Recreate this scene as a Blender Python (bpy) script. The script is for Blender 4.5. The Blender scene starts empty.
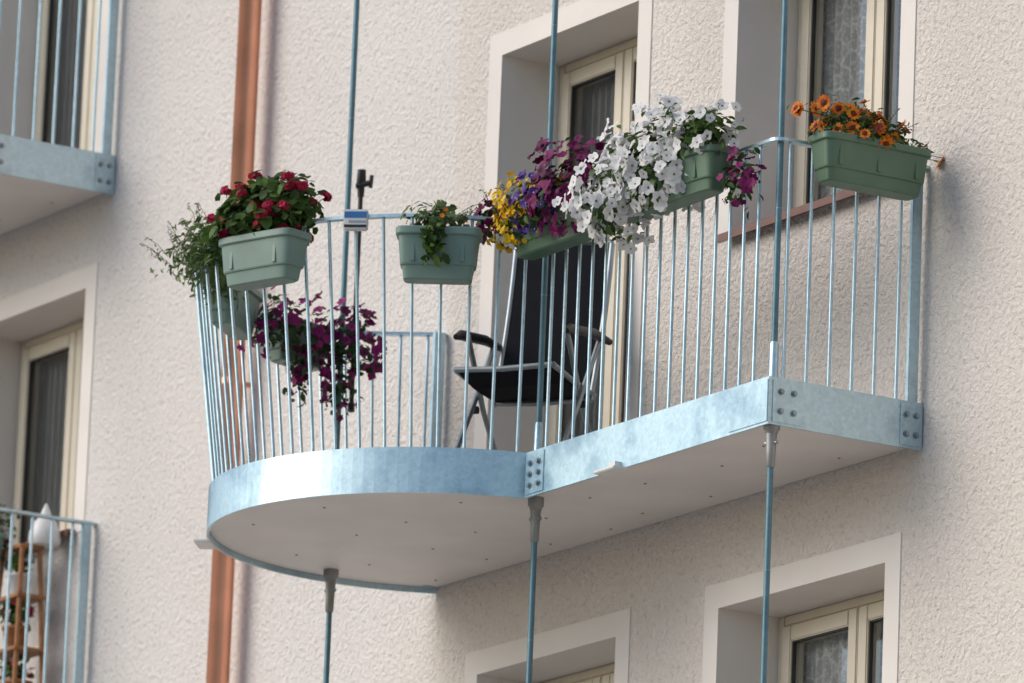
import bpy, math, random
import numpy as np
from mathutils import Vector, Matrix
from bpy import context as ctx

# ------------------------------------------------------------------ setup
scene = ctx.scene
scene.view_settings.view_transform = 'Standard'
scene.view_settings.look = 'None'
scene.view_settings.exposure = 0
coll = scene.collection
W = 0.79            # wall plane (Y)
GZ = -8.9           # ground level
ST = 2.98           # storey height
MODX, MODZ = -7.45, -0.36   # facade module step

# ------------------------------------------------------------------ material helpers
def new_mat(name):
    m = bpy.data.materials.new(name); m.use_nodes = True
    nt = m.node_tree; b = nt.nodes['Principled BSDF']
    return m, nt, b
def N(nt, t, **k):
    n = nt.nodes.new(t)
    for a, v in k.items():
        if a in ('inputs',):
            for i, x in v.items(): n.inputs[i].default_value = x
        else: setattr(n, a, v)
    return n
def ramp(nt, stops):
    r = nt.nodes.new('ShaderNodeValToRGB'); e = r.color_ramp.elements
    e[0].position, e[0].color = stops[0][0], (*stops[0][1], 1)
    e[1].position, e[1].color = stops[-1][0], (*stops[-1][1], 1)
    for p, c in stops[1:-1]:
        x = e.new(p); x.color = (*c, 1)
    return r
def mixc(nt, a, b, f, mode='MIX'):
    m = nt.nodes.new('ShaderNodeMix'); m.data_type = 'RGBA'; m.blend_type = mode
    for s, v in ((6, a), (7, b), (0, f)):
        if isinstance(v, bpy.types.NodeSocket): nt.links.new(v, m.inputs[s])
        elif s == 0: m.inputs[0].default_value = v
        else: m.inputs[s].default_value = (*v, 1)
    return m.outputs[2]

def plain(name, col, rough=0.5, metal=0.0, var=0.12, scale=12, bump=0.0, bscale=80, spec=0.5):
    m, nt, b = new_mat(name)
    tc = N(nt, 'ShaderNodeTexCoord')
    n = N(nt, 'ShaderNodeTexNoise', inputs={'Scale': scale, 'Detail': 3.0})
    nt.links.new(tc.outputs['Object'], n.inputs['Vector'])
    lo = tuple(c*(1-var) for c in col); hi = tuple(min(1, c*(1+var)) for c in col)
    r = ramp(nt, [(0.3, lo), (0.7, hi)])
    nt.links.new(n.outputs['Fac'], r.inputs['Fac'])
    nt.links.new(r.outputs['Color'], b.inputs['Base Color'])
    b.inputs['Roughness'].default_value = rough
    b.inputs['Metallic'].default_value = metal
    b.inputs['Specular IOR Level'].default_value = spec
    if bump:
        n2 = N(nt, 'ShaderNodeTexNoise', inputs={'Scale': bscale, 'Detail': 2.0})
        nt.links.new(tc.outputs['Object'], n2.inputs['Vector'])
        bp = N(nt, 'ShaderNodeBump', inputs={'Strength': bump, 'Distance': 0.004})
        nt.links.new(n2.outputs['Fac'], bp.inputs['Height'])
        nt.links.new(bp.outputs['Normal'], b.inputs['Normal'])
    return m

def stucco(name, col):
    m, nt, b = new_mat(name)
    tc = N(nt, 'ShaderNodeTexCoord')
    n1 = N(nt, 'ShaderNodeTexNoise', inputs={'Scale': 38.0, 'Detail': 3.0, 'Roughness': 0.66, 'Distortion': 0.3})
    n2 = N(nt, 'ShaderNodeTexNoise', inputs={'Scale': 0.9, 'Detail': 4.0})
    for x in (n1, n2): nt.links.new(tc.outputs['Object'], x.inputs['Vector'])
    bp = N(nt, 'ShaderNodeBump', inputs={'Strength': 1.0, 'Distance': 0.023})
    nt.links.new(n1.outputs['Fac'], bp.inputs['Height']); nt.links.new(bp.outputs['Normal'], b.inputs['Normal'])
    r = ramp(nt, [(0.27, tuple(c*0.70 for c in col)), (0.42, tuple(c*0.96 for c in col)), (0.7, tuple(min(1, c*1.03) for c in col))])
    nt.links.new(n1.outputs['Fac'], r.inputs['Fac'])
    r2 = ramp(nt, [(0.3, (0.95, 0.94, 0.93)), (0.7, (1, 1, 1))])
    nt.links.new(n2.outputs['Fac'], r2.inputs['Fac'])
    c = mixc(nt, r.outputs['Color'], r2.outputs['Color'], 1.0, 'MULTIPLY')
    nt.links.new(c, b.inputs['Base Color'])
    b.inputs['Roughness'].default_value = 0.92; b.inputs['Specular IOR Level'].default_value = 0.2
    return m

def galv(name, col, rough=0.34, metal=0.82, amp=.07):
    m, nt, b = new_mat(name)
    tc = N(nt, 'ShaderNodeTexCoord')
    v = N(nt, 'ShaderNodeTexVoronoi', inputs={'Scale': 60.0})
    n = N(nt, 'ShaderNodeTexNoise', inputs={'Scale': 3.0, 'Detail': 5.0, 'Roughness': 0.65})
    for x in (v, n): nt.links.new(tc.outputs['Object'], x.inputs['Vector'])
    sep = N(nt, 'ShaderNodeSeparateColor'); nt.links.new(v.outputs['Color'], sep.inputs[0])
    r = ramp(nt, [(0.0, tuple(c*(1-amp) for c in col)), (1.0, tuple(min(1, c*(1+amp)) for c in col))])
    nt.links.new(sep.outputs[0], r.inputs['Fac'])
    r2 = ramp(nt, [(0.36, (0.70, 0.74, 0.77)), (0.52, (1, 1, 1)), (0.72, (1.0, 1.0, 1.0))])
    nt.links.new(n.outputs['Fac'], r2.inputs['Fac'])
    nt.links.new(mixc(nt, r.outputs['Color'], r2.outputs['Color'], 1.0, 'MULTIPLY'), b.inputs['Base Color'])
    rr = N(nt, 'ShaderNodeMapRange', inputs={'From Min': 0.3, 'From Max': 0.7, 'To Min': rough-0.08, 'To Max': rough+0.16})
    nt.links.new(n.outputs['Fac'], rr.inputs[0]); nt.links.new(rr.outputs[0], b.inputs['Roughness'])
    b.inputs['Metallic'].default_value = metal
    return m

def foliage(name, col, col2):
    m, nt, b = new_mat(name)
    g = N(nt, 'ShaderNodeNewGeometry')
    r = ramp(nt, [(0.0, col), (1.0, col2)])
    nt.links.new(g.outputs['Random Per Island'], r.inputs['Fac'])
    nt.links.new(r.outputs['Color'], b.inputs['Base Color'])
    b.inputs['Roughness'].default_value = 0.55
    b.inputs['Specular IOR Level'].default_value = 0.3
    tr = N(nt, 'ShaderNodeBsdfTranslucent'); nt.links.new(r.outputs['Color'], tr.inputs['Color'])
    mx = N(nt, 'ShaderNodeMixShader', inputs={0: 0.25})
    nt.links.new(b.outputs[0], mx.inputs[1]); nt.links.new(tr.outputs[0], mx.inputs[2])
    nt.links.new(mx.outputs[0], nt.nodes['Material Output'].inputs[0])
    return m

M = {}
M['wall_a'] = stucco('stucco_white', (0.80, 0.745, 0.69))
M['wall_b'] = stucco('stucco_white_cool', (0.80, 0.765, 0.735))
M['smooth'] = plain('smooth_plaster', (0.80, 0.755, 0.705), 0.9, var=0.03, scale=3, bump=0.15, bscale=120, spec=0.2)
M['frame'] = plain('cream_window_frame', (0.72, 0.65, 0.52), 0.35, var=0.03)
M['gasket'] = plain('rubber_gasket', (0.03, 0.03, 0.03), 0.6)
M['steel'] = galv('galvanised_steel', (0.52, 0.68, 0.75))  # cyan tint in the base colour stands in for reflected blue sky
M['rod'] = galv('galvanised_rod', (0.13, 0.235, 0.28), 0.45, 0.6)
M['bolt'] = plain('bolt_steel', (0.30, 0.36, 0.40), 0.4, 0.8)
M['zinc'] = plain('cast_fitting', (0.30, 0.30, 0.29), 0.5, 0.6)
M['under'] = plain('painted_soffit_board', (0.74, 0.70, 0.67), 0.55, var=0.06, scale=2.0)
M['deck'] = plain('deck_board', (0.35, 0.34, 0.33), 0.8)
M['screw'] = plain('grey_screw', (0.22, 0.20, 0.19), 0.6)
M['copper'] = plain('aged_copper', (0.84, 0.39, 0.25), 0.33, 0.75, var=0.14, scale=4)
M['sill'] = plain('brown_sill_metal', (0.20, 0.09, 0.06), 0.45)
M['asphalt'] = plain('asphalt', (0.055, 0.055, 0.056), 0.9, var=0.25, scale=40, bump=0.5)
M['paving'] = plain('concrete_paving', (0.40, 0.37, 0.33), 0.85, var=0.12, scale=6, bump=0.3)
M['kerb'] = plain('granite_kerb', (0.33, 0.33, 0.33), 0.8, bump=0.3)
M['roof'] = plain('clay_roof_tile', (0.30, 0.11, 0.06), 0.8, bump=0.5, bscale=15)
M['sage'] = plain('sage_plastic', (0.18, 0.275, 0.235), 0.42, var=0.08, scale=6)
M['green'] = plain('green_plastic', (0.095, 0.17, 0.11), 0.42, var=0.1, scale=6)
M['soil'] = plain('potting_soil', (0.03, 0.02, 0.015), 0.95)
M['black'] = plain('black_plastic', (0.018, 0.018, 0.02), 0.4)
M['mesh'] = plain('black_textilene', (0.011, 0.012, 0.016), 0.85, spec=.12)
M['alu'] = plain('aluminium_tube', (0.33, 0.37, 0.39), 0.4, 0.7)
M['wood'] = plain('oiled_wood', (0.36, 0.15, 0.05), 0.55, var=0.3, scale=25)
M['white'] = plain('white_ceramic', (0.75, 0.74, 0.72), 0.4, var=0.03)
M['blue'] = plain('blue_label', (0.03, 0.16, 0.42), 0.4)
M['room'] = plain('dim_room', (0.40, 0.39, 0.38), 0.9)
M['leaf'] = foliage('leaf_green', (0.03, 0.075, 0.015), (0.10, 0.18, 0.035))
M['leaf_l'] = foliage('leaf_pale', (0.07, 0.13, 0.04), (0.18, 0.25, 0.09))
M['leaf_d'] = foliage('leaf_dark', (0.02, 0.05, 0.012), (0.06, 0.12, 0.03))
M['p_white'] = foliage('petal_white', (0.72, 0.72, 0.73), (0.88, 0.88, 0.88))
M['p_yellow'] = foliage('petal_yellow', (0.76, 0.42, 0.005), (0.86, 0.60, 0.015))
M['p_plum'] = foliage('petal_plum', (0.08, 0.003, 0.045), (0.22, 0.010, 0.11))
M['p_mag'] = foliage('petal_magenta', (0.11, 0.005, 0.06), (0.33, 0.018, 0.17))
M['p_violet'] = foliage('petal_violet', (0.05, 0.02, 0.20), (0.12, 0.05, 0.36))
M['p_red'] = foliage('petal_red', (0.34, 0.006, 0.035), (0.58, 0.022, 0.09))
M['p_orange'] = foliage('petal_orange', (0.68, 0.13, 0.006), (0.82, 0.32, 0.015))
M['p_rust'] = foliage('petal_rust', (0.12, 0.015, 0.006), (0.28, 0.04, 0.012))
M['p_lav'] = foliage('petal_lavender', (0.40, 0.32, 0.50), (0.70, 0.62, 0.72))
M['stem'] = plain('stem', (0.09, 0.13, 0.04), 0.6)

def glass_mat():
    m, nt, b = new_mat('window_glass')
    nt.nodes.remove(b)
    tr = N(nt, 'ShaderNodeBsdfTransparent', inputs={0: (0.93, 0.95, 0.95, 1)})
    gl = N(nt, 'ShaderNodeBsdfGlossy', inputs={0: (0.9, 0.95, 1, 1), 'Roughness': 0.03})
    fr = N(nt, 'ShaderNodeFresnel', inputs={0: 1.9})
    mx = N(nt, 'ShaderNodeMixShader')
    nt.links.new(fr.outputs[0], mx.inputs[0]); nt.links.new(tr.outputs[0], mx.inputs[1]); nt.links.new(gl.outputs[0], mx.inputs[2])
    nt.links.new(mx.outputs[0], nt.nodes['Material Output'].inputs[0])
    return m
M['glass'] = glass_mat()
def lace_mat(name, lo, hi):
    m, nt, b = new_mat(name)
    tc = N(nt, 'ShaderNodeTexCoord')
    v = N(nt, 'ShaderNodeTexVoronoi', inputs={'Scale': 12.0}); v.feature = 'DISTANCE_TO_EDGE'
    v2 = N(nt, 'ShaderNodeTexVoronoi', inputs={'Scale': 55.0})
    for x in (v, v2): nt.links.new(tc.outputs['Object'], x.inputs['Vector'])
    r = ramp(nt, [(0.03, (hi,)*3), (0.12, (lo,)*3)]); nt.links.new(v.outputs['Distance'], r.inputs['Fac'])
    r2 = ramp(nt, [(0.2, (hi,)*3), (0.5, (lo,)*3)]); nt.links.new(v2.outputs['Distance'], r2.inputs['Fac'])
    c = mixc(nt, r.outputs['Color'], r2.outputs['Color'], 0.5)
    bw = N(nt, 'ShaderNodeRGBToBW'); nt.links.new(c, bw.inputs[0])
    nt.links.new(bw.outputs[0], b.inputs['Alpha'])
    b.inputs['Base Color'].default_value = (0.88, 0.88, 0.87, 1); b.inputs['Roughness'].default_value = 0.9
    return m
M['lace'] = lace_mat('lace_curtain', .55, 1.0)
M['sheer'] = lace_mat('sheer_curtain', .18, .26)

# ------------------------------------------------------------------ mesh builder
class MB:
    def __init__(s): s.v = []; s.f = []; s.m = []; s.mats = []; s.sm = []
    def mi(s, mat):
        mat = M[mat]
        if mat not in s.mats: s.mats.append(mat)
        return s.mats.index(mat)
    def add(s, vs, fs, mat, smooth=False):
        o = len(s.v); i = s.mi(mat)
        s.v += [tuple(x) for x in vs]
        for f in fs: s.f.append(tuple(o+k for k in f)); s.m.append(i); s.sm.append(smooth)
    def box(s, x0, x1, y0, y1, z0, z1, mat, T=None, bev=0.0):
        b = bev
        if b <= 0:
            vs = [(x, y, z) for z in (z0, z1) for y in (y0, y1) for x in (x0, x1)]
            fs = [(0, 2, 3, 1), (4, 5, 7, 6), (0, 1, 5, 4), (2, 6, 7, 3), (0, 4, 6, 2), (1, 3, 7, 5)]
        else:
            import bmesh
            bm = bmesh.new(); bmesh.ops.create_cube(bm, size=1)
            for v in bm.verts:
                v.co = Vector(((x0+x1)/2+v.co.x*(x1-x0), (y0+y1)/2+v.co.y*(y1-y0), (z0+z1)/2+v.co.z*(z1-z0)))
            bmesh.ops.bevel(bm, geom=bm.edges[:], offset=b, segments=2, affect='EDGES')
            bm.verts.index_update()
            vs = [tuple(v.co) for v in bm.verts]; fs = [tuple(v.index for v in f.verts) for f in bm.faces]; bm.free()
        if T is not None: vs = [tuple(T @ Vector(v)) for v in vs]
        s.add(vs, fs, mat)
    def tube(s, pts, r, mat, n=10, cap=True, T=None):
        pts = [Vector(p) for p in pts]
        if T is not None: pts = [T @ p for p in pts]
        rs = r if isinstance(r, (list, tuple)) else [r]*len(pts)
        vs = []; ref = None
        for i, p in enumerate(pts):
            d = (pts[min(i+1, len(pts)-1)]-pts[max(i-1, 0)]).normalized()
            if ref is None: ref = Vector((1, 0, 0)) if abs(d.x) < 0.8 else Vector((0, 1, 0))
            a = (ref - d*ref.dot(d)).normalized(); b = d.cross(a); ref = a
            for k in range(n):
                t = 2*math.pi*k/n
                vs.append(p+(a*math.cos(t)+b*math.sin(t))*rs[i])
        fs = []
        for i in range(len(pts)-1):
            for k in range(n):
                fs.append((i*n+k, i*n+(k+1) % n, (i+1)*n+(k+1) % n, (i+1)*n+k))
        s.add(vs, fs, mat, True)
        if cap:
            s.add(vs[:n], [tuple(range(n-1, -1, -1))], mat); s.add(vs[-n:], [tuple(range(n))], mat)
    def obj(s, name, parent=None, loc=None):
        me = bpy.data.meshes.new(name); me.from_pydata(s.v, [], s.f); me.update()
        for m in s.mats: me.materials.append(m)
        me.polygons.foreach_set('material_index', s.m); me.polygons.foreach_set('use_smooth', s.sm)
        o = bpy.data.objects.new(name, me); coll.objects.link(o)
        if parent: o.parent = parent
        if loc: o.location = loc
        return o
def empty(name, loc=(0, 0, 0)):
    e = bpy.data.objects.new(name, None); e.location = loc; e.empty_display_size = 0.2; coll.objects.link(e); return e

# ------------------------------------------------------------------ building
bld = empty('apartment_building')
XA, XB, ZT = -14.8, 10.8, 8.2
openings = []   # x0,x1,z0,z1,kind
for k in (-1, 0, 1):
    ox, oz = MODX*k, MODZ*k
    for j in range(-3, 2):
        lz = 2.535+oz+ST*j
        zf = 0.21+oz+ST*j
        openings.append((ox-3.62, ox-2.41, max(zf, GZ+0.1), lz, 'door'))
        if k == 1 and j == 1: openings.append((ox-1.565, ox-0.25, zf, lz, 'door'))
        else: openings.append((ox-1.565, ox-0.25, 1.24+oz+ST*j, lz, 'window'))
def build_wall(x0, x1, mat, name):
    ops = [o for o in openings if o[0] >= x0 and o[1] <= x1]
    xs = sorted({x0, x1, *[o[0] for o in ops], *[o[1] for o in ops]})
    zs = sorted({GZ, ZT, *[o[2] for o in ops], *[o[3] for o in ops]})
    mb = MB()
    for i in range(len(xs)-1):
        for j in range(len(zs)-1):
            cx, cz = (xs[i]+xs[i+1])/2, (zs[j]+zs[j+1])/2
            if any(o[0] < cx < o[1] and o[2] < cz < o[3] for o in ops): continue
            mb.add([(xs[i], W, zs[j]), (xs[i+1], W, zs[j]), (xs[i+1], W, zs[j+1]), (xs[i], W, zs[j+1])], [(0, 1, 2, 3)], mat)
    mb.obj(name, bld)
    mb = MB(); D = W+0.40
    for (a, b, c, d, kind) in ops:
        mb.add([(a, W, c), (a, D, c), (a, D, d), (a, W, d)], [(0, 1, 2, 3)], 'smooth')
        mb.add([(b, W, c), (b, D, c), (b, D, d), (b, W, d)], [(3, 2, 1, 0)], 'smooth')
        mb.add([(a, W, d), (b, W, d), (b, D, d), (a, D, d)], [(3, 2, 1, 0)], 'smooth')
        mb.add([(a, W, c), (b, W, c), (b, D, c), (a, D, c)], [(0, 1, 2, 3)], 'smooth')
        bw, p = 0.112, 0.006
        mb.box(a-bw, a+0.002, W-p, W+0.001, c, d-0.002, 'smooth')
        mb.box(b-0.002, b+bw, W-p, W+0.001, c, d-0.002, 'smooth')
        mb.box(a-bw, b+bw, W-p, W+0.001, d-0.002, d+bw, 'smooth')
    mb.obj(name+'_reveals', bld)
SEAM = -4.03
build_wall(SEAM, XB, 'wall_a', 'facade_wall')
build_wall(XA, SEAM, 'wall_b', 'facade_wall_neighbour')

# windows
mbf, mbg, mbc, mbr = MB(), MB(), MB(), MB()
for (a, b, c, d, kind) in openings:
    y0, y1 = W+0.315, W+0.385
    fw = 0.05
    zb = c+0.002
    def fr(x0, x1, z0, z1, ya, yb, m='frame'): mbf.box(x0, x1, ya, yb, z0, z1, m, bev=0.006)
    fr(a+.001, a+fw, zb, d-.001, y0, y1); fr(b-fw, b-.001, zb, d-.001, y0, y1)
    fr(a+fw, b-fw, d-fw, d-.001, y0, y1); fr(a+fw, b-fw, zb, zb+fw, y0, y1)
    mid = (a+b)/2
    for (p, q) in ((a+fw+.004, mid-.004), (mid+.004, b-fw-.004)):
        ya, yb = y0-0.018, y1-0.01
        sw = 0.072
        z0, z1 = zb+fw+.004, d-fw-.004
        fr(p, p+sw, z0, z1, ya, yb); fr(q-sw, q, z0, z1, ya, yb)
        fr(p+sw, q-sw, z1-sw, z1, ya+.001, yb); fr(p+sw, q-sw, z0, z0+sw, ya+.001, yb)
        g = 0.008
        for (u0, u1, v0, v1) in ((p+sw, p+sw+g, z0+sw, z1-sw), (q-sw-g, q-sw, z0+sw, z1-sw), (p+sw+g, q-sw-g, z1-sw-g, z1-sw), (p+sw+g, q-sw-g, z0+sw, z0+sw+g)):
            mbf.box(u0, u1, ya+.012, ya+.03, v0, v1, 'gasket')
        mbg.add([(p+sw, ya+.028, z0+sw), (q-sw, ya+.028, z0+sw), (q-sw, ya+.028, z1-sw), (p+sw, ya+.028, z1-sw)], [(0, 1, 2, 3)], 'glass')
        cm = 'lace' if kind == 'window' and not (a < -7 and 0 < c < 2) else 'sheer'
        n = 60; x0c, x1c = p+.02, q-.02
        vs = []
        for i in range(n+1):
            x = x0c+(x1c-x0c)*i/n; y = y1+0.022+0.012*math.sin(i*0.9)+0.006*math.sin(i*2.3)
            vs += [(x, y, z0), (x, y, z1+.02)]
        mbc.add(vs, [(2*i, 2*i+2, 2*i+3, 2*i+1) for i in range(n)], cm, True)
    yb = W+1.5
    X0, X1, Z0, Z1 = a-.25, b+.25, c-.12 if kind == 'door' else c-.5, d+.12
    ya = W+0.40
    vs = [(X0, ya, Z0), (X1, ya, Z0), (X1, ya, Z1), (X0, ya, Z1), (X0, yb, Z0), (X1, yb, Z0), (X1, yb, Z1), (X0, yb, Z1)]
    mbr.add(vs, [(4, 5, 6, 7), (0, 4, 7, 3), (1, 2, 6, 5), (3, 7, 6, 2), (0, 1, 5, 4)], 'room')
mbf.obj('window_frames', bld); mbg.obj('window_glass', bld); mbc.obj('curtains', bld); mbr.obj('rooms', bld)
mb = MB()
for (a, b, c, d, kind) in openings:
    if kind == 'window':
        mb.box(a-.03, b+.03, W-.055, W+.31, c+.001, c+.014, 'sill')
        mb.box(a-.03, b+.03, W-.058, W-.052, c-.022, c+.012, 'sill')
    else:
        mb.box(a+.004, b-.004, W+.0, W+.31, c+.001, c+.02, 'deck')
mb.obj('window_sills', bld)
mb = MB()
mb.box(XA-.3, XA, W+.002, W+11, GZ, ZT, 'wall_b'); mb.box(XB, XB+.3, W+.002, W+11, GZ, ZT, 'wall_a')
mb.box(XA, XB, W+10.7, W+11, GZ, ZT, 'wall_a')
mb.obj('end_walls', bld)
mb = MB()
x0, x1 = XA-.6, XB+.6; ym = W+5.5
mb.add([(x0, W-.9, ZT), (x1, W-.9, ZT), (x1, ym, ZT+3.6), (x0, ym, ZT+3.6), (x0, W+11.6, ZT), (x1, W+11.6, ZT)],
       [(0, 1, 2, 3), (3, 2, 5, 4), (0, 3, 4), (1, 5, 2)], 'roof')
mb.box(x0, x1, W-.9, W+11.6, ZT-.12, ZT-.002, 'smooth')
mb.box(x0, x1, W-1.04, W-.90, ZT-.10, ZT+.03, 'copper', bev=.02)
mb.obj('roof', bld)

# ground
mb = MB(); mb.add([(-900, -900, GZ-.12), (900, -900, GZ-.12), (900, 900, GZ-.12), (-900, 900, GZ-.12)], [(0, 1, 2, 3)], 'asphalt'); mb.obj('ground')
mb = MB(); mb.box(-60, 60, -14.0, 1.0, GZ-.115, GZ, 'paving'); mb.obj('pavement')
mb = MB(); mb.box(-60, 60, -14.15, -14.003, GZ-.11, GZ+.012, 'kerb', bev=.01); mb.obj('kerb')

# ------------------------------------------------------------------ copper downpipe
px, py = -5.90, W-0.115
mb = MB()
mb.tube([(px, py, GZ+.15), (px, py, ZT-.3), (px, py-.3, ZT-.12)], .057, 'copper', 28)
for z in [1.32+k*ST for k in range(-3, 3)]:
    mb.tube([(px, py, z), (px, py, z+.03)], .0615, 'copper', 28)
    mb.box(px-.012, px+.012, py+.05, W+.01, z+.004, z+.026, 'copper')
mb.obj('copper_downpipe')

# ------------------------------------------------------------------ balcony
CB = Vector((-3.04, .28)); RB = 1.12
CT = Vector((-3.10, .30)); RT = 1.22
A0 = math.radians(-14.5); A1 = math.radians(-207.1)
BH = 0.206; RH = 1.25
def sst(t): t = max(0, min(1, t)); return t*t*(3-2*t)
def arcb(t, off=0):
    a = A0+(A1-A0)*t
    return CB+Vector((math.cos(a), math.sin(a)))*(RB-off)
def arct(t):
    a = A0+(A1-A0)*t
    top = CT+Vector((math.cos(a), math.sin(a)))*RT
    k = sst(t/.13)*sst((1-t)/.15)
    return arcb(t).lerp(top, k)
NA = 72
def outline(off):
    pts = [Vector((-off, W-.004)), Vector((-off, off)), Vector((-1.956, off))]
    pts += [arcb(i/NA, off) for i in range(1, NA+1)]
    pts[-1] = Vector((pts[-1].x, W-.004))
    return pts
def sweep(mb, outer, inner, z0, z1, mat):
    n = len(outer); vs = []
    for i in range(n):
        o, q = outer[i], inner[i]
        vs += [(o.x, o.y, z0), (o.x, o.y, z1), (q.x, q.y, z1), (q.x, q.y, z0)]
    fs = []
    for i in range(n-1):
        for k in range(4):
            fs.append((i*4+k, i*4+(k+1) % 4, (i+1)*4+(k+1) % 4, (i+1)*4+k))
    fs += [(0, 1, 2, 3), ((n-1)*4+3, (n-1)*4+2, (n-1)*4+1, (n-1)*4)]
    mb.add(vs, fs, mat, False)
O = outline(0); I = outline(.012); I2 = outline(.014)

rods = [(-.045, .05), (-2.019, .098), (-4.007, .204)]
bal_meshes = {}
def build_balcony(name, loc):
    root = empty(name, loc)
    if bal_meshes:
        for n, me in bal_meshes.items():
            o = bpy.data.objects.new(n, me); coll.objects.link(o); o.parent = root
        return root
    mb = MB(); sweep(mb, O, I, 0, BH, 'steel')
    mb.box(-.30, -.004, -.0045, 0.0, .012, BH-.012, 'steel')
    mb.box(.0, .0045, .02, .17, .012, BH-.012, 'steel')
    mb.box(.0, .0045, W-.12, W-.01, .012, BH-.012, 'steel')
    mb.box(-1.945, -1.80, -.0045, 0.0, .012, BH-.012, 'steel')
    o = mb.obj('edge_beam', root); bal_meshes['edge_beam'] = o.data
    mb = MB()
    def bolt(x, y, z, d):
        d = Vector(d); p = Vector((x, y, z))
        mb.tube([p, p+d*.004], .015, 'bolt', 12); mb.tube([p+d*.004, p+d*.014], .010, 'bolt', 6)
    for z in (.06, .145):
        for y in (.06, .125): bolt(.0045, y, z, (1, 0, 0))
        for y in (W-.09, W-.04): bolt(.0045, y, z, (1, 0, 0))
    for z in (.05, .10, .15):
        for x in (-1.91, -1.84): bolt(x, -.0045, z, (0, -1, 0))
    o = mb.obj('bolts', root); bal_meshes['bolts'] = o.data
    mb = MB(); n = len(I2)
    vs = [(p.x, p.y, .028) for p in I2]+[(p.x, p.y, .19) for p in I2]
    mb.add(vs[:n], [tuple(range(n))], 'under'); mb.add(vs[n:], [tuple(range(n-1, -1, -1))], 'deck')
    mb.add(vs, [(i, (i+1) % n, n+(i+1) % n, n+i) for i in range(n)], 'under')
    o = mb.obj('slab', root); bal_meshes['slab'] = o.data
    mb = MB(); r = random.Random(3)
    for x in np.arange(-3.8, -.1, .47):
        for y in (-.55, -.1, .32, .66):
            p = Vector((x+r.uniform(-.08, .08), y+r.uniform(-.05, .05)))
            inside = (p-CB).length < RB-.08 or (p.x > -2.0 and p.y > .07)
            if inside and p.x < -.06: mb.tube([(p.x, p.y, .025), (p.x, p.y, .0285)], .0065, 'screw', 10)
    o = mb.obj('underside_screws', root); bal_meshes['underside_screws'] = o.data
    mb = MB()
    mb.box(-1.27, -1.10, -.075, -.001, -.018, -.004, 'white', bev=.004)
    mb.box(-1.21, -1.16, -.03, .02, -.006, .03, 'white')
    T = Matrix.Translation((CB.x+math.cos(math.radians(-128))*1.13, CB.y+math.sin(math.radians(-128))*1.13, 0)) @ Matrix.Rotation(math.radians(-38), 4, 'Z')
    mb.box(-.085, .085, -.05, .03, -.018, -.004, 'white', T=T, bev=.004)
    o = mb.obj('drain_spouts', root); bal_meshes['drain_spouts'] = o.data
    # railing
    mb = MB()
    rb = .0078
    off = .022
    for i in range(1, 17):
        x = -.045-i*(1.956-.045-.02)/17
        mb.tube([(x, off, .12), (x, off, RH)], rb, 'steel', 8)
    for i in range(0, 6):
        y = .085+i*.115
        mb.tube([(-off, y, .12), (-off, y, RH)], rb, 'steel', 8)
    nb = 31
    for i in range(nb):
        t = (i+.3)/nb
        p = arcb(t, off); q = arct(t)
        mb.tube([(p.x, p.y, .12), (p.x, p.y, .23), (q.x, q.y, RH)], rb, 'steel', 8)
    mb.box(-.035, -.01, W-.075, W-.025, .02, RH+.0, 'steel', bev=.003)
    e = arcb(1); mb.box(e.x-.0, e.x+.03, W-.075, W-.02, .02, RH-.0, 'steel', bev=.003)
    path = [Vector((-off, W-.003)), Vector((-off, .06))]
    for k in range(1, 6):
        a = math.pi/2*k/6
        path.append(Vector((-off-.038+.038*math.cos(a), off+.038-.038*math.sin(a))))
    path += [Vector((-.06, off)), Vector((-1.90, off))]+[arct(i/80) for i in range(2, 81)]
    path[-1].y = W-.003
    outer, inner = [], []
    for i, p in enumerate(path):
        d = (path[min(i+1, len(path)-1)]-path[max(i-1, 0)]).normalized()
        nrm = Vector((d.y, -d.x))
        outer.append(p-nrm*.019); inner.append(p+nrm*.019)
    sweep(mb, outer, inner, RH-.007, RH+.007, 'steel')
    o = mb.obj('railing', root); bal_meshes['railing'] = o.data
    mb = MB()
    for (x, y) in rods:
        mb.tube([(x, y, .03), (x, y, -.012), (x, y, -.014), (x, y, -.03)], [.036, .036, .030, .026], 'zinc', 18)
        mb.tube([(x, y, -.03), (x, y, -.10), (x, y, -.17), (x, y, -.175)], [.024, .021, .019, .015], 'zinc', 18)
        mb.tube([(x-.028, y-.01, -.07), (x+.028, y+.01, -.07)], .009, 'bolt', 8)
        mb.tube([(x, y, .19), (x, y, .20)], .034, 'zinc', 18)
        mb.tube([(x, y, .20), (x, y, .235), (x, y, .36), (x, y, .37)], [.024, .020, .020, .014], 'steel', 16)
    o = mb.obj('rod_fittings', root); bal_meshes['rod_fittings'] = o.data
    return root
build_balcony('balcony', (0, 0, 0))
build_balcony('balcony', (0, 0, -ST))
build_balcony('balcony', (MODX, 0, MODZ))
build_balcony('balcony', (MODX, 0, MODZ+ST))
for (x, y) in rods:
    for ox in (0, MODX):
        mb = MB(); mb.tube([(x+ox, y, GZ-.02), (x+ox, y, ZT-.10)], .0135, 'rod', 14)
        for z in (-.62, .95, 2.2): mb.tube([(x+ox, y, z), (x+ox, y, z+.004)], .0142, 'bolt', 14)
        mb.obj('suspension_rod')

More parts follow.
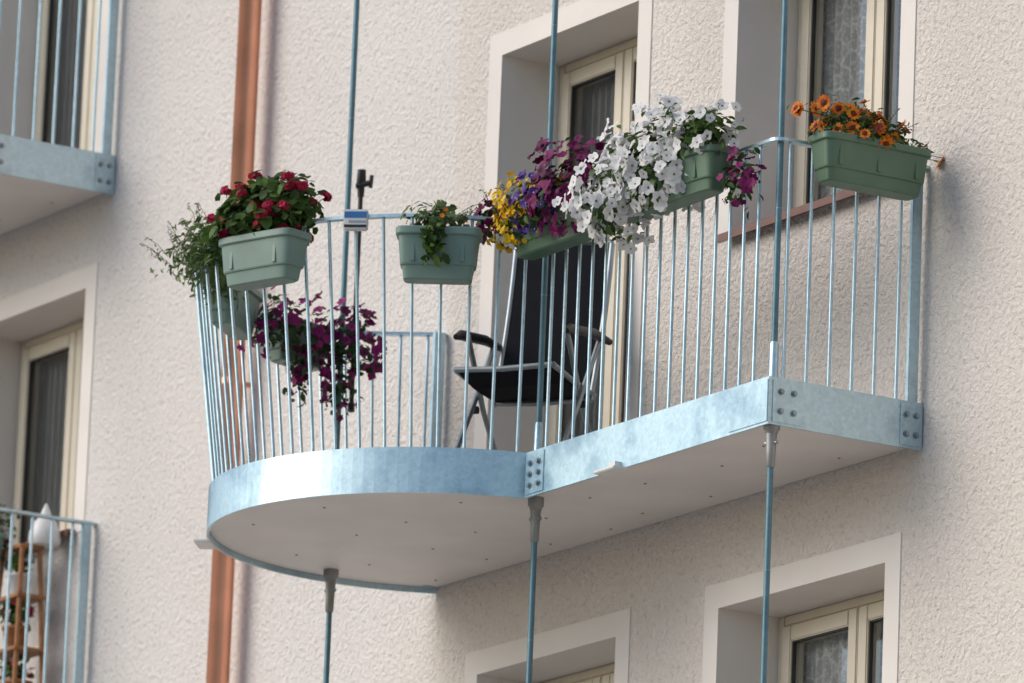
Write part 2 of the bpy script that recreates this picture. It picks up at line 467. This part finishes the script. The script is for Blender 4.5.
# ------------------------------------------------------------------ planters
def planter(name, c, ang, L, Wd=.17, H=.19, mat='sage', hooks=None):
    T = Matrix.Translation(c) @ Matrix.Rotation(ang, 4, 'Z')
    mb = MB(); n = 48
    prof = [(0, -.042), (.006, -.034), (H*.27, -.026), (H*.28, -.019), (H*.31, -.017), (H*.84, -.006), (H*.85, .003), (H*.87, .006), (H*.98, .006), (H, .003), (H, -.006), (H*.9, -.010)]
    vs = []
    for (z, o) in prof:
        a, b = L/2+o, Wd/2+o
        for k in range(n):
            t = 2*math.pi*k/n; ct, s_ = math.cos(t), math.sin(t)
            e = .32
            x = a*math.copysign(abs(ct)**e, ct); y = b*math.copysign(abs(s_)**e, s_)
            vs.append(T @ Vector((x, y, z)))
    fs = [(i*n+k, i*n+(k+1) % n, (i+1)*n+(k+1) % n, (i+1)*n+k) for i in range(len(prof)-1) for k in range(n)]
    mb.add(vs, fs, mat, False)
    mb.add(vs[:n], [tuple(range(n-1, -1, -1))], mat); mb.add(vs[-n:], [tuple(range(n))], 'soil')
    for sy in (-1, 1):
        for x in (-L*.36, 0, L*.36) if L > .5 else (-L*.3, L*.3):
            mb.box(x-.010, x+.010, sy*(Wd/2-.014)-.004, sy*(Wd/2-.014)+.004, H*.33, H*.84, mat, T=T, bev=.002)
    if hooks:
        for x in (-L*.3, L*.3):
            y0 = hooks*(Wd/2); y1 = hooks*(Wd/2+.045)
            a, b = min(y0, y1), max(y0, y1)
            mb.box(x-.014, x+.014, a, b, H+.046, H+.054, mat, T=T)
            mb.box(x-.014, x+.014, y1-.003, y1+.003, H-.03, H+.046, mat, T=T)
            mb.box(x-.014, x+.014, y0-.006, y0+.003, H*.8, H+.046, mat, T=T)
    return mb.obj(name)

planter('flower_box', (-1.53, -.10, 1.055), 0, .76, mat='green', hooks=1)
planter('flower_box', (-.655, -.10, 1.055), 0, .78, mat='green', hooks=1)
planter('flower_box', (.105, .405, 1.06), math.radians(90), .54, .18, .205, mat='green', hooks=1)
def on_rail(deg, r):
    a = math.radians(deg); return Vector((CT.x+math.cos(a)*r, CT.y+math.sin(a)*r)), a+math.pi/2
p, a = on_rail(-35, 1.31); planter('flower_box', (p.x, p.y, .925), a, .37, .17, .235, mat='sage', hooks=1)
p, a = on_rail(-72, 1.33); planter('flower_box', (p.x, p.y, .955), a, .43, .18, .22, mat='sage', hooks=1)
p, a = on_rail(-138, 1.10); planter('flower_box', (p.x, p.y, 1.05), a, .42, .17, .22, mat='sage', hooks=-1)
p, a = on_rail(-166, 1.07); planter('flower_box', (p.x, p.y, 1.0), a, .34, .17, .20, mat='sage', hooks=-1)

# ------------------------------------------------------------------ plants
def frame_of(n, rnd):
    n = n.normalized(); r = Vector((rnd.gauss(0, 1), rnd.gauss(0, 1), rnd.gauss(0, 1)))
    a = (r-n*r.dot(n)).normalized(); return a, n.cross(a), n
def leaf(mb, p, n, s, mat, rnd, asp=.5):
    a, b, n = frame_of(n, rnd)
    vs = [p, p+a*s*.35+b*s*asp*.5+n*s*.10, p+a*s*.75+b*s*asp*.38+n*s*.08, p+a*s-n*s*.06, p+a*s*.75-b*s*asp*.38+n*s*.08, p+a*s*.35-b*s*asp*.5+n*s*.10, p+a*s*.5]
    mb.add(vs, [(0, 1, 6), (1, 2, 6), (2, 3, 6), (3, 4, 6), (4, 5, 6), (5, 0, 6)], mat, True)
def petunia(mb, p, n, s, mat, rnd, cen='p_yellow'):
    a, b, n = frame_of(n, rnd); vs = [p-n*s*.35]; k = 15
    for i in range(k):
        t = 2*math.pi*i/k; r = s*(1 - (.16 if i % 3 == 0 else 0)+rnd.uniform(-.05, .05))
        vs.append(p+(a*math.cos(t)+b*math.sin(t))*r*.45-n*s*.02)
    for i in range(k):
        t = 2*math.pi*i/k; r = s*(1 - (.22 if i % 3 == 0 else 0)+rnd.uniform(-.08, .08))
        vs.append(p+(a*math.cos(t)+b*math.sin(t))*r+n*s*rnd.uniform(-.22, .16))
    fs = [(0, 1+i, 1+(i+1) % k) for i in range(k)]+[(1+i, 1+k+i, 1+k+(i+1) % k, 1+(i+1) % k) for i in range(k)]
    mb.add(vs, fs, mat, True)
    if cen:
        vs = [p+(a*math.cos(2*math.pi*i/6)+b*math.sin(2*math.pi*i/6))*s*.15-n*s*.13 for i in range(6)]
        mb.add(vs, [tuple(range(6))], cen)
def daisy(mb, p, n, s, mat, rnd, cen='p_rust'):
    a, b, n = frame_of(n, rnd); k = 12
    for i in range(k):
        t = 2*math.pi*i/k+rnd.uniform(-.1, .1); d = a*math.cos(t)+b*math.sin(t); e = n.cross(d)
        up = n*s*rnd.uniform(-.1, .25)
        mb.add([p+d*s*.2-e*s*.1, p+d*s*.65-e*s*.24+up*.5, p+d*s+up, p+d*s*.65+e*s*.24+up*.5, p+d*s*.2+e*s*.1], [(0, 1, 2, 3, 4)], mat)
    for (r, z) in ((.50, .06), (.28, .16)):
        vs = [p+(a*math.cos(2*math.pi*i/9)+b*math.sin(2*math.pi*i/9))*s*r+n*s*z*.3 for i in range(9)]+[p+n*s*z*1.6]
        mb.add(vs, [(i, (i+1) % 9, 9) for i in range(9)], cen, True)
def umbel(mb, p, n, s, mat, rnd, cen=None):
    for i in range(20):
        d = Vector((rnd.gauss(0, 1), rnd.gauss(0, 1), rnd.gauss(0, 1)*.6)).normalized()
        if d.dot(n) < -.3: d = -d
        petunia(mb, p+Vector((d.x, d.y, d.z*.7))*s*.75*rnd.uniform(.7, 1.15), d, s*.42, mat, rnd, None)
def small(mb, p, n, s, mat, rnd, cen=None):
    petunia(mb, p, n, s, mat, rnd, None)
KIND = dict(petunia=petunia, daisy=daisy, umbel=umbel, small=small)
def plant(name, blobs, seed):
    rnd = random.Random(seed); mb = MB()
    for bl in blobs:
        c = Vector(bl['c']); r = Vector(bl['r']); ph = [rnd.uniform(0, 6) for _ in range(6)]
        def shell(lo, hi):
            d = Vector((rnd.gauss(0, 1), rnd.gauss(0, 1), rnd.gauss(0, 1))).normalized()
            k = 1+.16*math.sin(4*d.x+ph[0])+.14*math.sin(5*d.y+ph[1])+.14*math.sin(5*d.z+ph[2])+.1*math.sin(9*d.x+7*d.z+ph[3])
            q = rnd.uniform(lo, hi)*k
            return c+Vector((d.x*r.x, d.y*r.y, d.z*r.z))*q, d
        for _ in range(bl.get('leaves', 0)):
            p, d = shell(.3, 1.0)
            n = (d*.7+Vector((0, -.3, .6))+Vector((rnd.gauss(0, .5), rnd.gauss(0, .5), rnd.gauss(0, .5))))
            leaf(mb, p, n, bl.get('ls', .045)*rnd.uniform(.6, 1.3), bl.get('lm', 'leaf'), rnd, bl.get('asp', .5))
        for (kind, mat, cen, cnt, size) in bl.get('fl', []):
            for _ in range(cnt):
                p, d = shell(.80, 1.14)
                if d.z < -.5 and rnd.random() < .5: continue
                n = d*.8+Vector((.1, -.45, .15))+Vector((rnd.gauss(0, .35), rnd.gauss(0, .35), rnd.gauss(0, .35)))
                KIND[kind](mb, p, n.normalized(), size*rnd.uniform(.7, 1.15), mat, rnd, cen)
                if bl.get('stems'):
                    q = c+Vector((rnd.uniform(-.5, .5)*r.x, rnd.uniform(-.5, .5)*r.y, -r.z*.8)); m_ = (p+q)/2+Vector((rnd.uniform(-.02, .02), rnd.uniform(-.02, .02), .02))
                    mb.tube([q, m_, p-n.normalized()*.005], .0018, 'stem', 4, False)
        for _ in range(bl.get('sprigs', 0)):
            p, d = shell(.5, .9)
            e = p+Vector((d.x*.10+rnd.gauss(0, .03), d.y*.10, bl.get('sz', .12)*rnd.uniform(.5, 1.1)))
            mb.tube([p, (p+e)/2+Vector((rnd.gauss(0, .012), 0, .01)), e], .0016, 'stem', 4, False)
            for i in range(9):
                leaf(mb, p.lerp(e, (i+1)/9), Vector((rnd.gauss(0, 1), rnd.gauss(0, 1), .5)), .018, bl.get('lm', 'leaf'), rnd, .35)
            if bl.get('tip'): small(mb, e, Vector((0, -.4, 1)), .012, bl['tip'], rnd)
    return mb.obj(name)

plant('yellow_calibrachoa_plant', [dict(c=(-1.78, -.12, 1.275), r=(.21, .14, .12), leaves=380, ls=.034, fl=[('petunia', 'p_yellow', None, 400, .018)]),
      dict(c=(-1.84, -.17, 1.17), r=(.12, .08, .08), leaves=80, ls=.03, fl=[('petunia', 'p_yellow', None, 95, .017)])], 11)
plant('violet_petunia_plant', [dict(c=(-1.60, -.21, 1.24), r=(.13, .10, .12), leaves=120, ls=.04, fl=[('petunia', 'p_violet', 'p_white', 80, .026)])], 12)
plant('plum_petunia_plant', [dict(c=(-1.42, -.13, 1.27), r=(.25, .17, .17), leaves=300, ls=.042, lm='leaf_d', fl=[('petunia', 'p_plum', None, 330, .030)]),
      dict(c=(-2.04, -.17, 1.25), r=(.09, .08, .09), leaves=90, ls=.04, lm='leaf_d', fl=[('petunia', 'p_plum', None, 52, .026)], sprigs=5)], 13)
plant('white_petunia_plant', [dict(c=(-.80, -.11, 1.29), r=(.41, .19, .17), leaves=620, ls=.05, fl=[('petunia', 'p_white', 'leaf_l', 340, .034)], sprigs=6, sz=.08),
      dict(c=(-1.01, -.18, 1.14), r=(.24, .16, .19), leaves=240, ls=.045, fl=[('petunia', 'p_white', 'leaf_l', 210, .034)]),
      dict(c=(-.74, -.20, 1.16), r=(.26, .08, .13), leaves=160, ls=.045, fl=[('petunia', 'p_white', 'leaf_l', 140, .033)]),
      dict(c=(-.40, -.12, 1.32), r=(.18, .15, .13), leaves=300, ls=.05, fl=[('petunia', 'p_white', 'leaf_l', 65, .031)], sprigs=6)], 14)
plant('magenta_petunia_plant', [dict(c=(-.17, -.06, 1.08), r=(.10, .08, .13), leaves=110, ls=.04, lm='leaf_d', fl=[('petunia', 'p_mag', None, 40, .024)])], 15)
plant('orange_gazania_plant', [dict(c=(.09, .40, 1.29), r=(.11, .28, .09), leaves=950, ls=.045, asp=.3, lm='leaf', fl=[('daisy', 'p_orange', 'p_rust', 36, .033), ('daisy', 'p_rust', 'p_rust', 18, .029)], stems=True, sprigs=10),
      dict(c=(.07, .32, 1.38), r=(.09, .24, .06), leaves=110, ls=.04, asp=.3, fl=[('daisy', 'p_orange', 'p_rust', 22, .035)], stems=True)], 16)
p, a = on_rail(-35, 1.30)
plant('bidens_plant', [dict(c=(p.x-.01, p.y-.01, 1.20), r=(.13, .13, .09), leaves=260, ls=.05, lm='leaf_l', fl=[('small', 'p_yellow', None, 9, .015), ('small', 'p_orange', None, 6, .013)], sprigs=4, sz=.05),
      dict(c=(p.x+.08, p.y-.08, 1.10), r=(.05, .05, .10), leaves=90, ls=.055, lm='leaf')], 17)
plant('red_geranium_plant', [dict(c=(-2.84, -.96, 1.26), r=(.29, .17, .14), leaves=820, ls=.052, asp=.9, lm='leaf', fl=[('umbel', 'p_red', None, 30, .036)], stems=True),
      dict(c=(-2.74, -.95, 1.38), r=(.26, .15, .08), leaves=200, ls=.05, asp=.9, fl=[('umbel', 'p_red', None, 14, .036)], stems=True),
      dict(c=(-2.60, -.88, 1.31), r=(.13, .12, .13), leaves=220, ls=.052, asp=.9, fl=[('umbel', 'p_red', None, 13, .036)], stems=True)], 18)
plant('lavender_plant', [dict(c=(-3.40, -.87, 1.25), r=(.24, .16, .15), leaves=800, ls=.045, asp=.28, lm='leaf_l', fl=[('small', 'p_lav', None, 30, .011)], sprigs=34, sz=.14, tip='p_lav'),
      dict(c=(-3.68, -.66, 1.22), r=(.16, .15, .12), leaves=400, ls=.045, asp=.3, lm='leaf_l', sprigs=14, tip='p_lav'),
      dict(c=(-3.15, -.92, 1.27), r=(.18, .12, .13), leaves=380, ls=.05, lm='leaf', sprigs=8)], 19)
plant('magenta_petunia_plant', [dict(c=(-4.0, -.13, 1.14), r=(.14, .17, .14), leaves=240, ls=.045, lm='leaf_d', fl=[('petunia', 'p_mag', None, 70, .028)]),
      dict(c=(-3.98, -.04, .93), r=(.06, .07, .15), leaves=90, ls=.04, lm='leaf_d', fl=[('petunia', 'p_mag', None, 26, .026)])], 20)
plant('magenta_petunia_plant', [dict(c=(-4.0, .21, 1.12), r=(.15, .17, .15), leaves=240, ls=.045, lm='leaf_d', fl=[('petunia', 'p_mag', None, 95, .028)]),
      dict(c=(-3.98, .18, .90), r=(.08, .09, .14), leaves=110, ls=.04, lm='leaf_d', fl=[('petunia', 'p_mag', None, 42, .026)])], 21)

# ------------------------------------------------------------------ parasol pole clamped to the rail
mb = MB(); X, Y = -4.03, .285
mb.tube([(X, Y, .80), (X, Y, 1.90)], .0115, 'black', 12)
mb.tube([(X, Y, .80), (X, Y, .84)], .017, 'black', 12)
mb.tube([(X, Y, 1.84), (X, Y, 1.89), (X, Y, 1.90), (X, Y, 1.97)], [.016, .018, .024, .020], 'black', 14)
mb.tube([(X-.01, Y-.02, 1.89), (X+.045, Y+.03, 1.905)], .014, 'black', 10)
mb.tube([(X+.04, Y+.028, 1.88), (X+.045, Y+.03, 1.94)], .010, 'black', 8)
mb.box(X-.03, X+.03, Y-.02, Y+.02, 1.18, 1.24, 'black', bev=.005)
mb.box(X-.10, X+.02, Y-.015, Y+.015, 1.195, 1.225, 'black', bev=.004)
mb.obj('parasol_pole')

# ------------------------------------------------------------------ thermometer on the rail
p, a = on_rail(-53, 1.245)
T = Matrix.Translation((p.x, p.y, 1.23)) @ Matrix.Rotation(a+math.radians(14), 4, 'Z')
mb = MB()
mb.box(-.055, .055, -.02, .012, -.048, .048, 'white', T=T, bev=.006)
mb.box(-.050, .050, -.023, -.0205, .008, .036, 'blue', T=T)
mb.box(-.050, .050, -.023, -.0205, -.036, -.024, 'black', T=T)
mb.box(-.030, .046, -.0225, -.0205, -.014, -.004, 'alu', T=T)
mb.box(-.02, .02, .012, .03, -.02, .02, 'black', T=T)
mb.obj('rail_thermometer')

# ------------------------------------------------------------------ high-back folding chair
ca, sa = math.cos(math.radians(36)), math.sin(math.radians(36))
av = Vector((ca, sa, 0)); nv = Vector((sa, -ca, 0)); S = 1.05
T = Matrix(((av.x*S, nv.x*S, 0, -2.50), (av.y*S, nv.y*S, 0, .40), (0, 0, S, .19), (0, 0, 0, 1)))
mb = MB(); hw = .225; TOP = 1.12
def cb(z):
    k = (z-.40)/.70
    return -.01-.17*k-.02*math.sin(k*3.1)
NZ = 14
zz = [.38+(TOP-.38)*i/NZ for i in range(NZ+1)]
for sx in (-1, 1):
    mb.tube([(sx*hw, cb(z), z) for z in zz], .014, 'alu', 10, T=T)
    mb.tube([(sx*hw, -.04, .41), (sx*hw, .2, .42), (sx*hw, .43, .44)], .014, 'alu', 10, T=T)
    mb.tube([(sx*(hw+.022), .40, .012), (sx*(hw+.022), .18, .33), (sx*(hw+.022), -.02, .64)], .013, 'alu', 10, T=T)
    mb.tube([(sx*(hw+.004), -.22, .012), (sx*(hw+.004), .10, .33), (sx*(hw+.004), .30, .62)], .013, 'alu', 10, T=T)
    mb.tube([(sx*(hw+.012), .14, .33), (sx*(hw+.040), .14, .33)], .018, 'black', 10, T=T)
    mb.tube([(sx*(hw+.03), -.12, .665), (sx*(hw+.03), .05, .66), (sx*(hw+.03), .32, .62), (sx*(hw+.03), .37, .60)], [.016, .024, .024, .014], 'black', 10, T=T)
mb.tube([(-hw, cb(TOP), TOP), (-hw+.03, cb(TOP), TOP+.02), (hw-.03, cb(TOP), TOP+.02), (hw, cb(TOP), TOP)], .014, 'alu', 10, T=T)
mb.tube([(-hw, cb(.40), .39), (0, cb(.40)+.02, .375), (hw, cb(.40), .39)], .012, 'alu', 10, T=T)
mb.tube([(-hw, .43, .44), (0, .44, .43), (hw, .43, .44)], .013, 'alu', 10, T=T)
mb.tube([(-hw-.02, .40, .02), (hw+.02, .40, .02)], .011, 'alu', 10, T=T)
mb.tube([(-hw, -.22, .02), (hw, -.22, .02)], .011, 'alu', 10, T=T)
def slab(rows, w, th, axis):
    n = len(rows); vs = []
    for (t, z) in rows:
        for x in (-w, w):
            for s in (-th/2, th/2):
                vs.append(T @ Vector((x, t+(s if axis == 't' else 0), z+(s if axis == 'z' else 0))))
    fs = []
    for i in range(n-1):
        a, b = i*4, (i+1)*4
        fs += [(a, a+2, b+2, b), (a+1, b+1, b+3, a+3), (a, b, b+1, a+1), (a+2, a+3, b+3, b+2)]
    fs += [(0, 1, 3, 2), ((n-1)*4, (n-1)*4+2, (n-1)*4+3, (n-1)*4+1)]
    mb.add(vs, fs, 'mesh')
slab([(cb(z), z) for z in [.40+(TOP-.40)*i/10 for i in range(11)]], hw-.010, .016, 't')
slab([(-.03, .405), (.10, .400), (.25, .405), (.42, .435)], hw-.010, .016, 'z')
mb.obj('folding_chair')

# ------------------------------------------------------------------ neighbour's balcony things
mb = MB(); X, Y, Z = -7.90, .60, MODZ+.19
for (sx, sy) in ((-1, -1), (1, -1), (-1, 1), (1, 1)):
    mb.tube([(X+sx*.17, Y+sy*.09, Z), (X+sx*.10, Y+sy*.05, Z+.98)], .013, 'wood', 6)
for z, k in ((.12, 1), (.42, .86), (.70, .74), (.96, .62)):
    mb.box(X-.19*k, X+.19*k, Y-.11*k, Y+.11*k, Z+z, Z+z+.018, 'wood')
mb.obj('wooden_plant_stand')
mb = MB(); cx, cy, cz = X+.13, Y+.06, Z+.98
mb.tube([(cx, cy, cz), (cx, cy, cz+.02), (cx, cy, cz+.07), (cx, cy, cz+.12), (cx, cy, cz+.15), (cx+.0, cy, cz+.18), (cx, cy, cz+.22)], [.07, .085, .08, .06, .03, .022, .004], 'white', 16)
mb.obj('white_garden_ornament')
def pot(name, x, y, z, r, h, mat):
    mb = MB(); mb.tube([(x, y, z), (x, y, z+h*.85), (x, y, z+h*.86), (x, y, z+h), (x, y, z+h-.001), (x, y, z+h-.02)], [r*.7, r*.95, r*1.05, r*1.05, r*.9, r*.88], mat, 20)
    return mb.obj(name)
pot('terracotta_pot', X-.02, Y, Z+.44, .07, .13, 'wood'); pot('white_pot', X, Y-.01, Z+.72, .06, .12, 'white')
pot('terracotta_pot', X+.02, Y, Z+.14, .08, .14, 'wood')
plant('potted_flowers', [dict(c=(X-.02, Y, Z+.64), r=(.10, .08, .07), leaves=120, ls=.05, fl=[('small', 'p_red', None, 16, .02)]),
      dict(c=(X, Y-.01, Z+.90), r=(.09, .07, .07), leaves=90, ls=.045, fl=[('small', 'p_lav', None, 16, .018)]),
      dict(c=(X-.02, Y, Z+.34), r=(.10, .09, .08), leaves=120, ls=.05, fl=[('small', 'p_red', None, 12, .018)])], 22)
planter('flower_box', (-8.15, .45, Z+.86), 0, .45, mat='sage')
plant('red_geranium_plant', [dict(c=(-8.12, .47, Z+1.10), r=(.24, .14, .12), leaves=220, ls=.05, lm='leaf_d', fl=[('umbel', 'p_plum', None, 12, .032), ('umbel', 'p_red', None, 8, .03)], sprigs=10)], 23)

# ------------------------------------------------------------------ light
EL, ROT = math.radians(34), math.radians(205)
w = bpy.data.worlds.new('World'); scene.world = w; w.use_nodes = True
nt = w.node_tree; bg = nt.nodes['Background']
sky = nt.nodes.new('ShaderNodeTexSky'); sky.sky_type = 'NISHITA'; sky.sun_disc = False
sky.sun_elevation = EL; sky.sun_rotation = ROT; sky.air_density = 1.0; sky.dust_density = 1.5
nt.links.new(sky.outputs[0], bg.inputs[0]); bg.inputs[1].default_value = 0.15
sd = Vector((math.sin(ROT)*math.cos(EL), math.cos(ROT)*math.cos(EL), math.sin(EL)))
l = bpy.data.lights.new('sun', 'SUN'); l.energy = 1.8; l.angle = math.radians(45); l.color = (1, .935, .85)
lo = bpy.data.objects.new('sun', l); coll.objects.link(lo); lo.rotation_euler = sd.to_track_quat('Z', 'Y').to_euler(); lo.location = (0, -20, 20)

# ------------------------------------------------------------------ camera
al, th, ro, f = 1.03001, 0.23409, 0.04009, 7836.29
F = Vector((-math.sin(al)*math.cos(th), math.cos(al)*math.cos(th), math.sin(th)))
R0 = Vector((math.cos(al), math.sin(al), 0)); U0 = R0.cross(F)
R = R0*math.cos(ro)+U0*math.sin(ro); U = U0*math.cos(ro)-R0*math.sin(ro)
cd = bpy.data.cameras.new('camera'); cam = bpy.data.objects.new('camera', cd); coll.objects.link(cam)
cd.sensor_width = 36; cd.lens = f/1024*36; cd.clip_start = .5; cd.clip_end = 3000
C = Vector((27.0274, -17.50133, -7.3642))
mw = Matrix(((R.x, U.x, -F.x, C.x), (R.y, U.y, -F.y, C.y), (R.z, U.z, -F.z, C.z), (0, 0, 0, 1)))
cam.matrix_world = mw
cd.dof.use_dof = True; cd.dof.focus_distance = 33.6; cd.dof.aperture_fstop = 3.4
scene.camera = cam
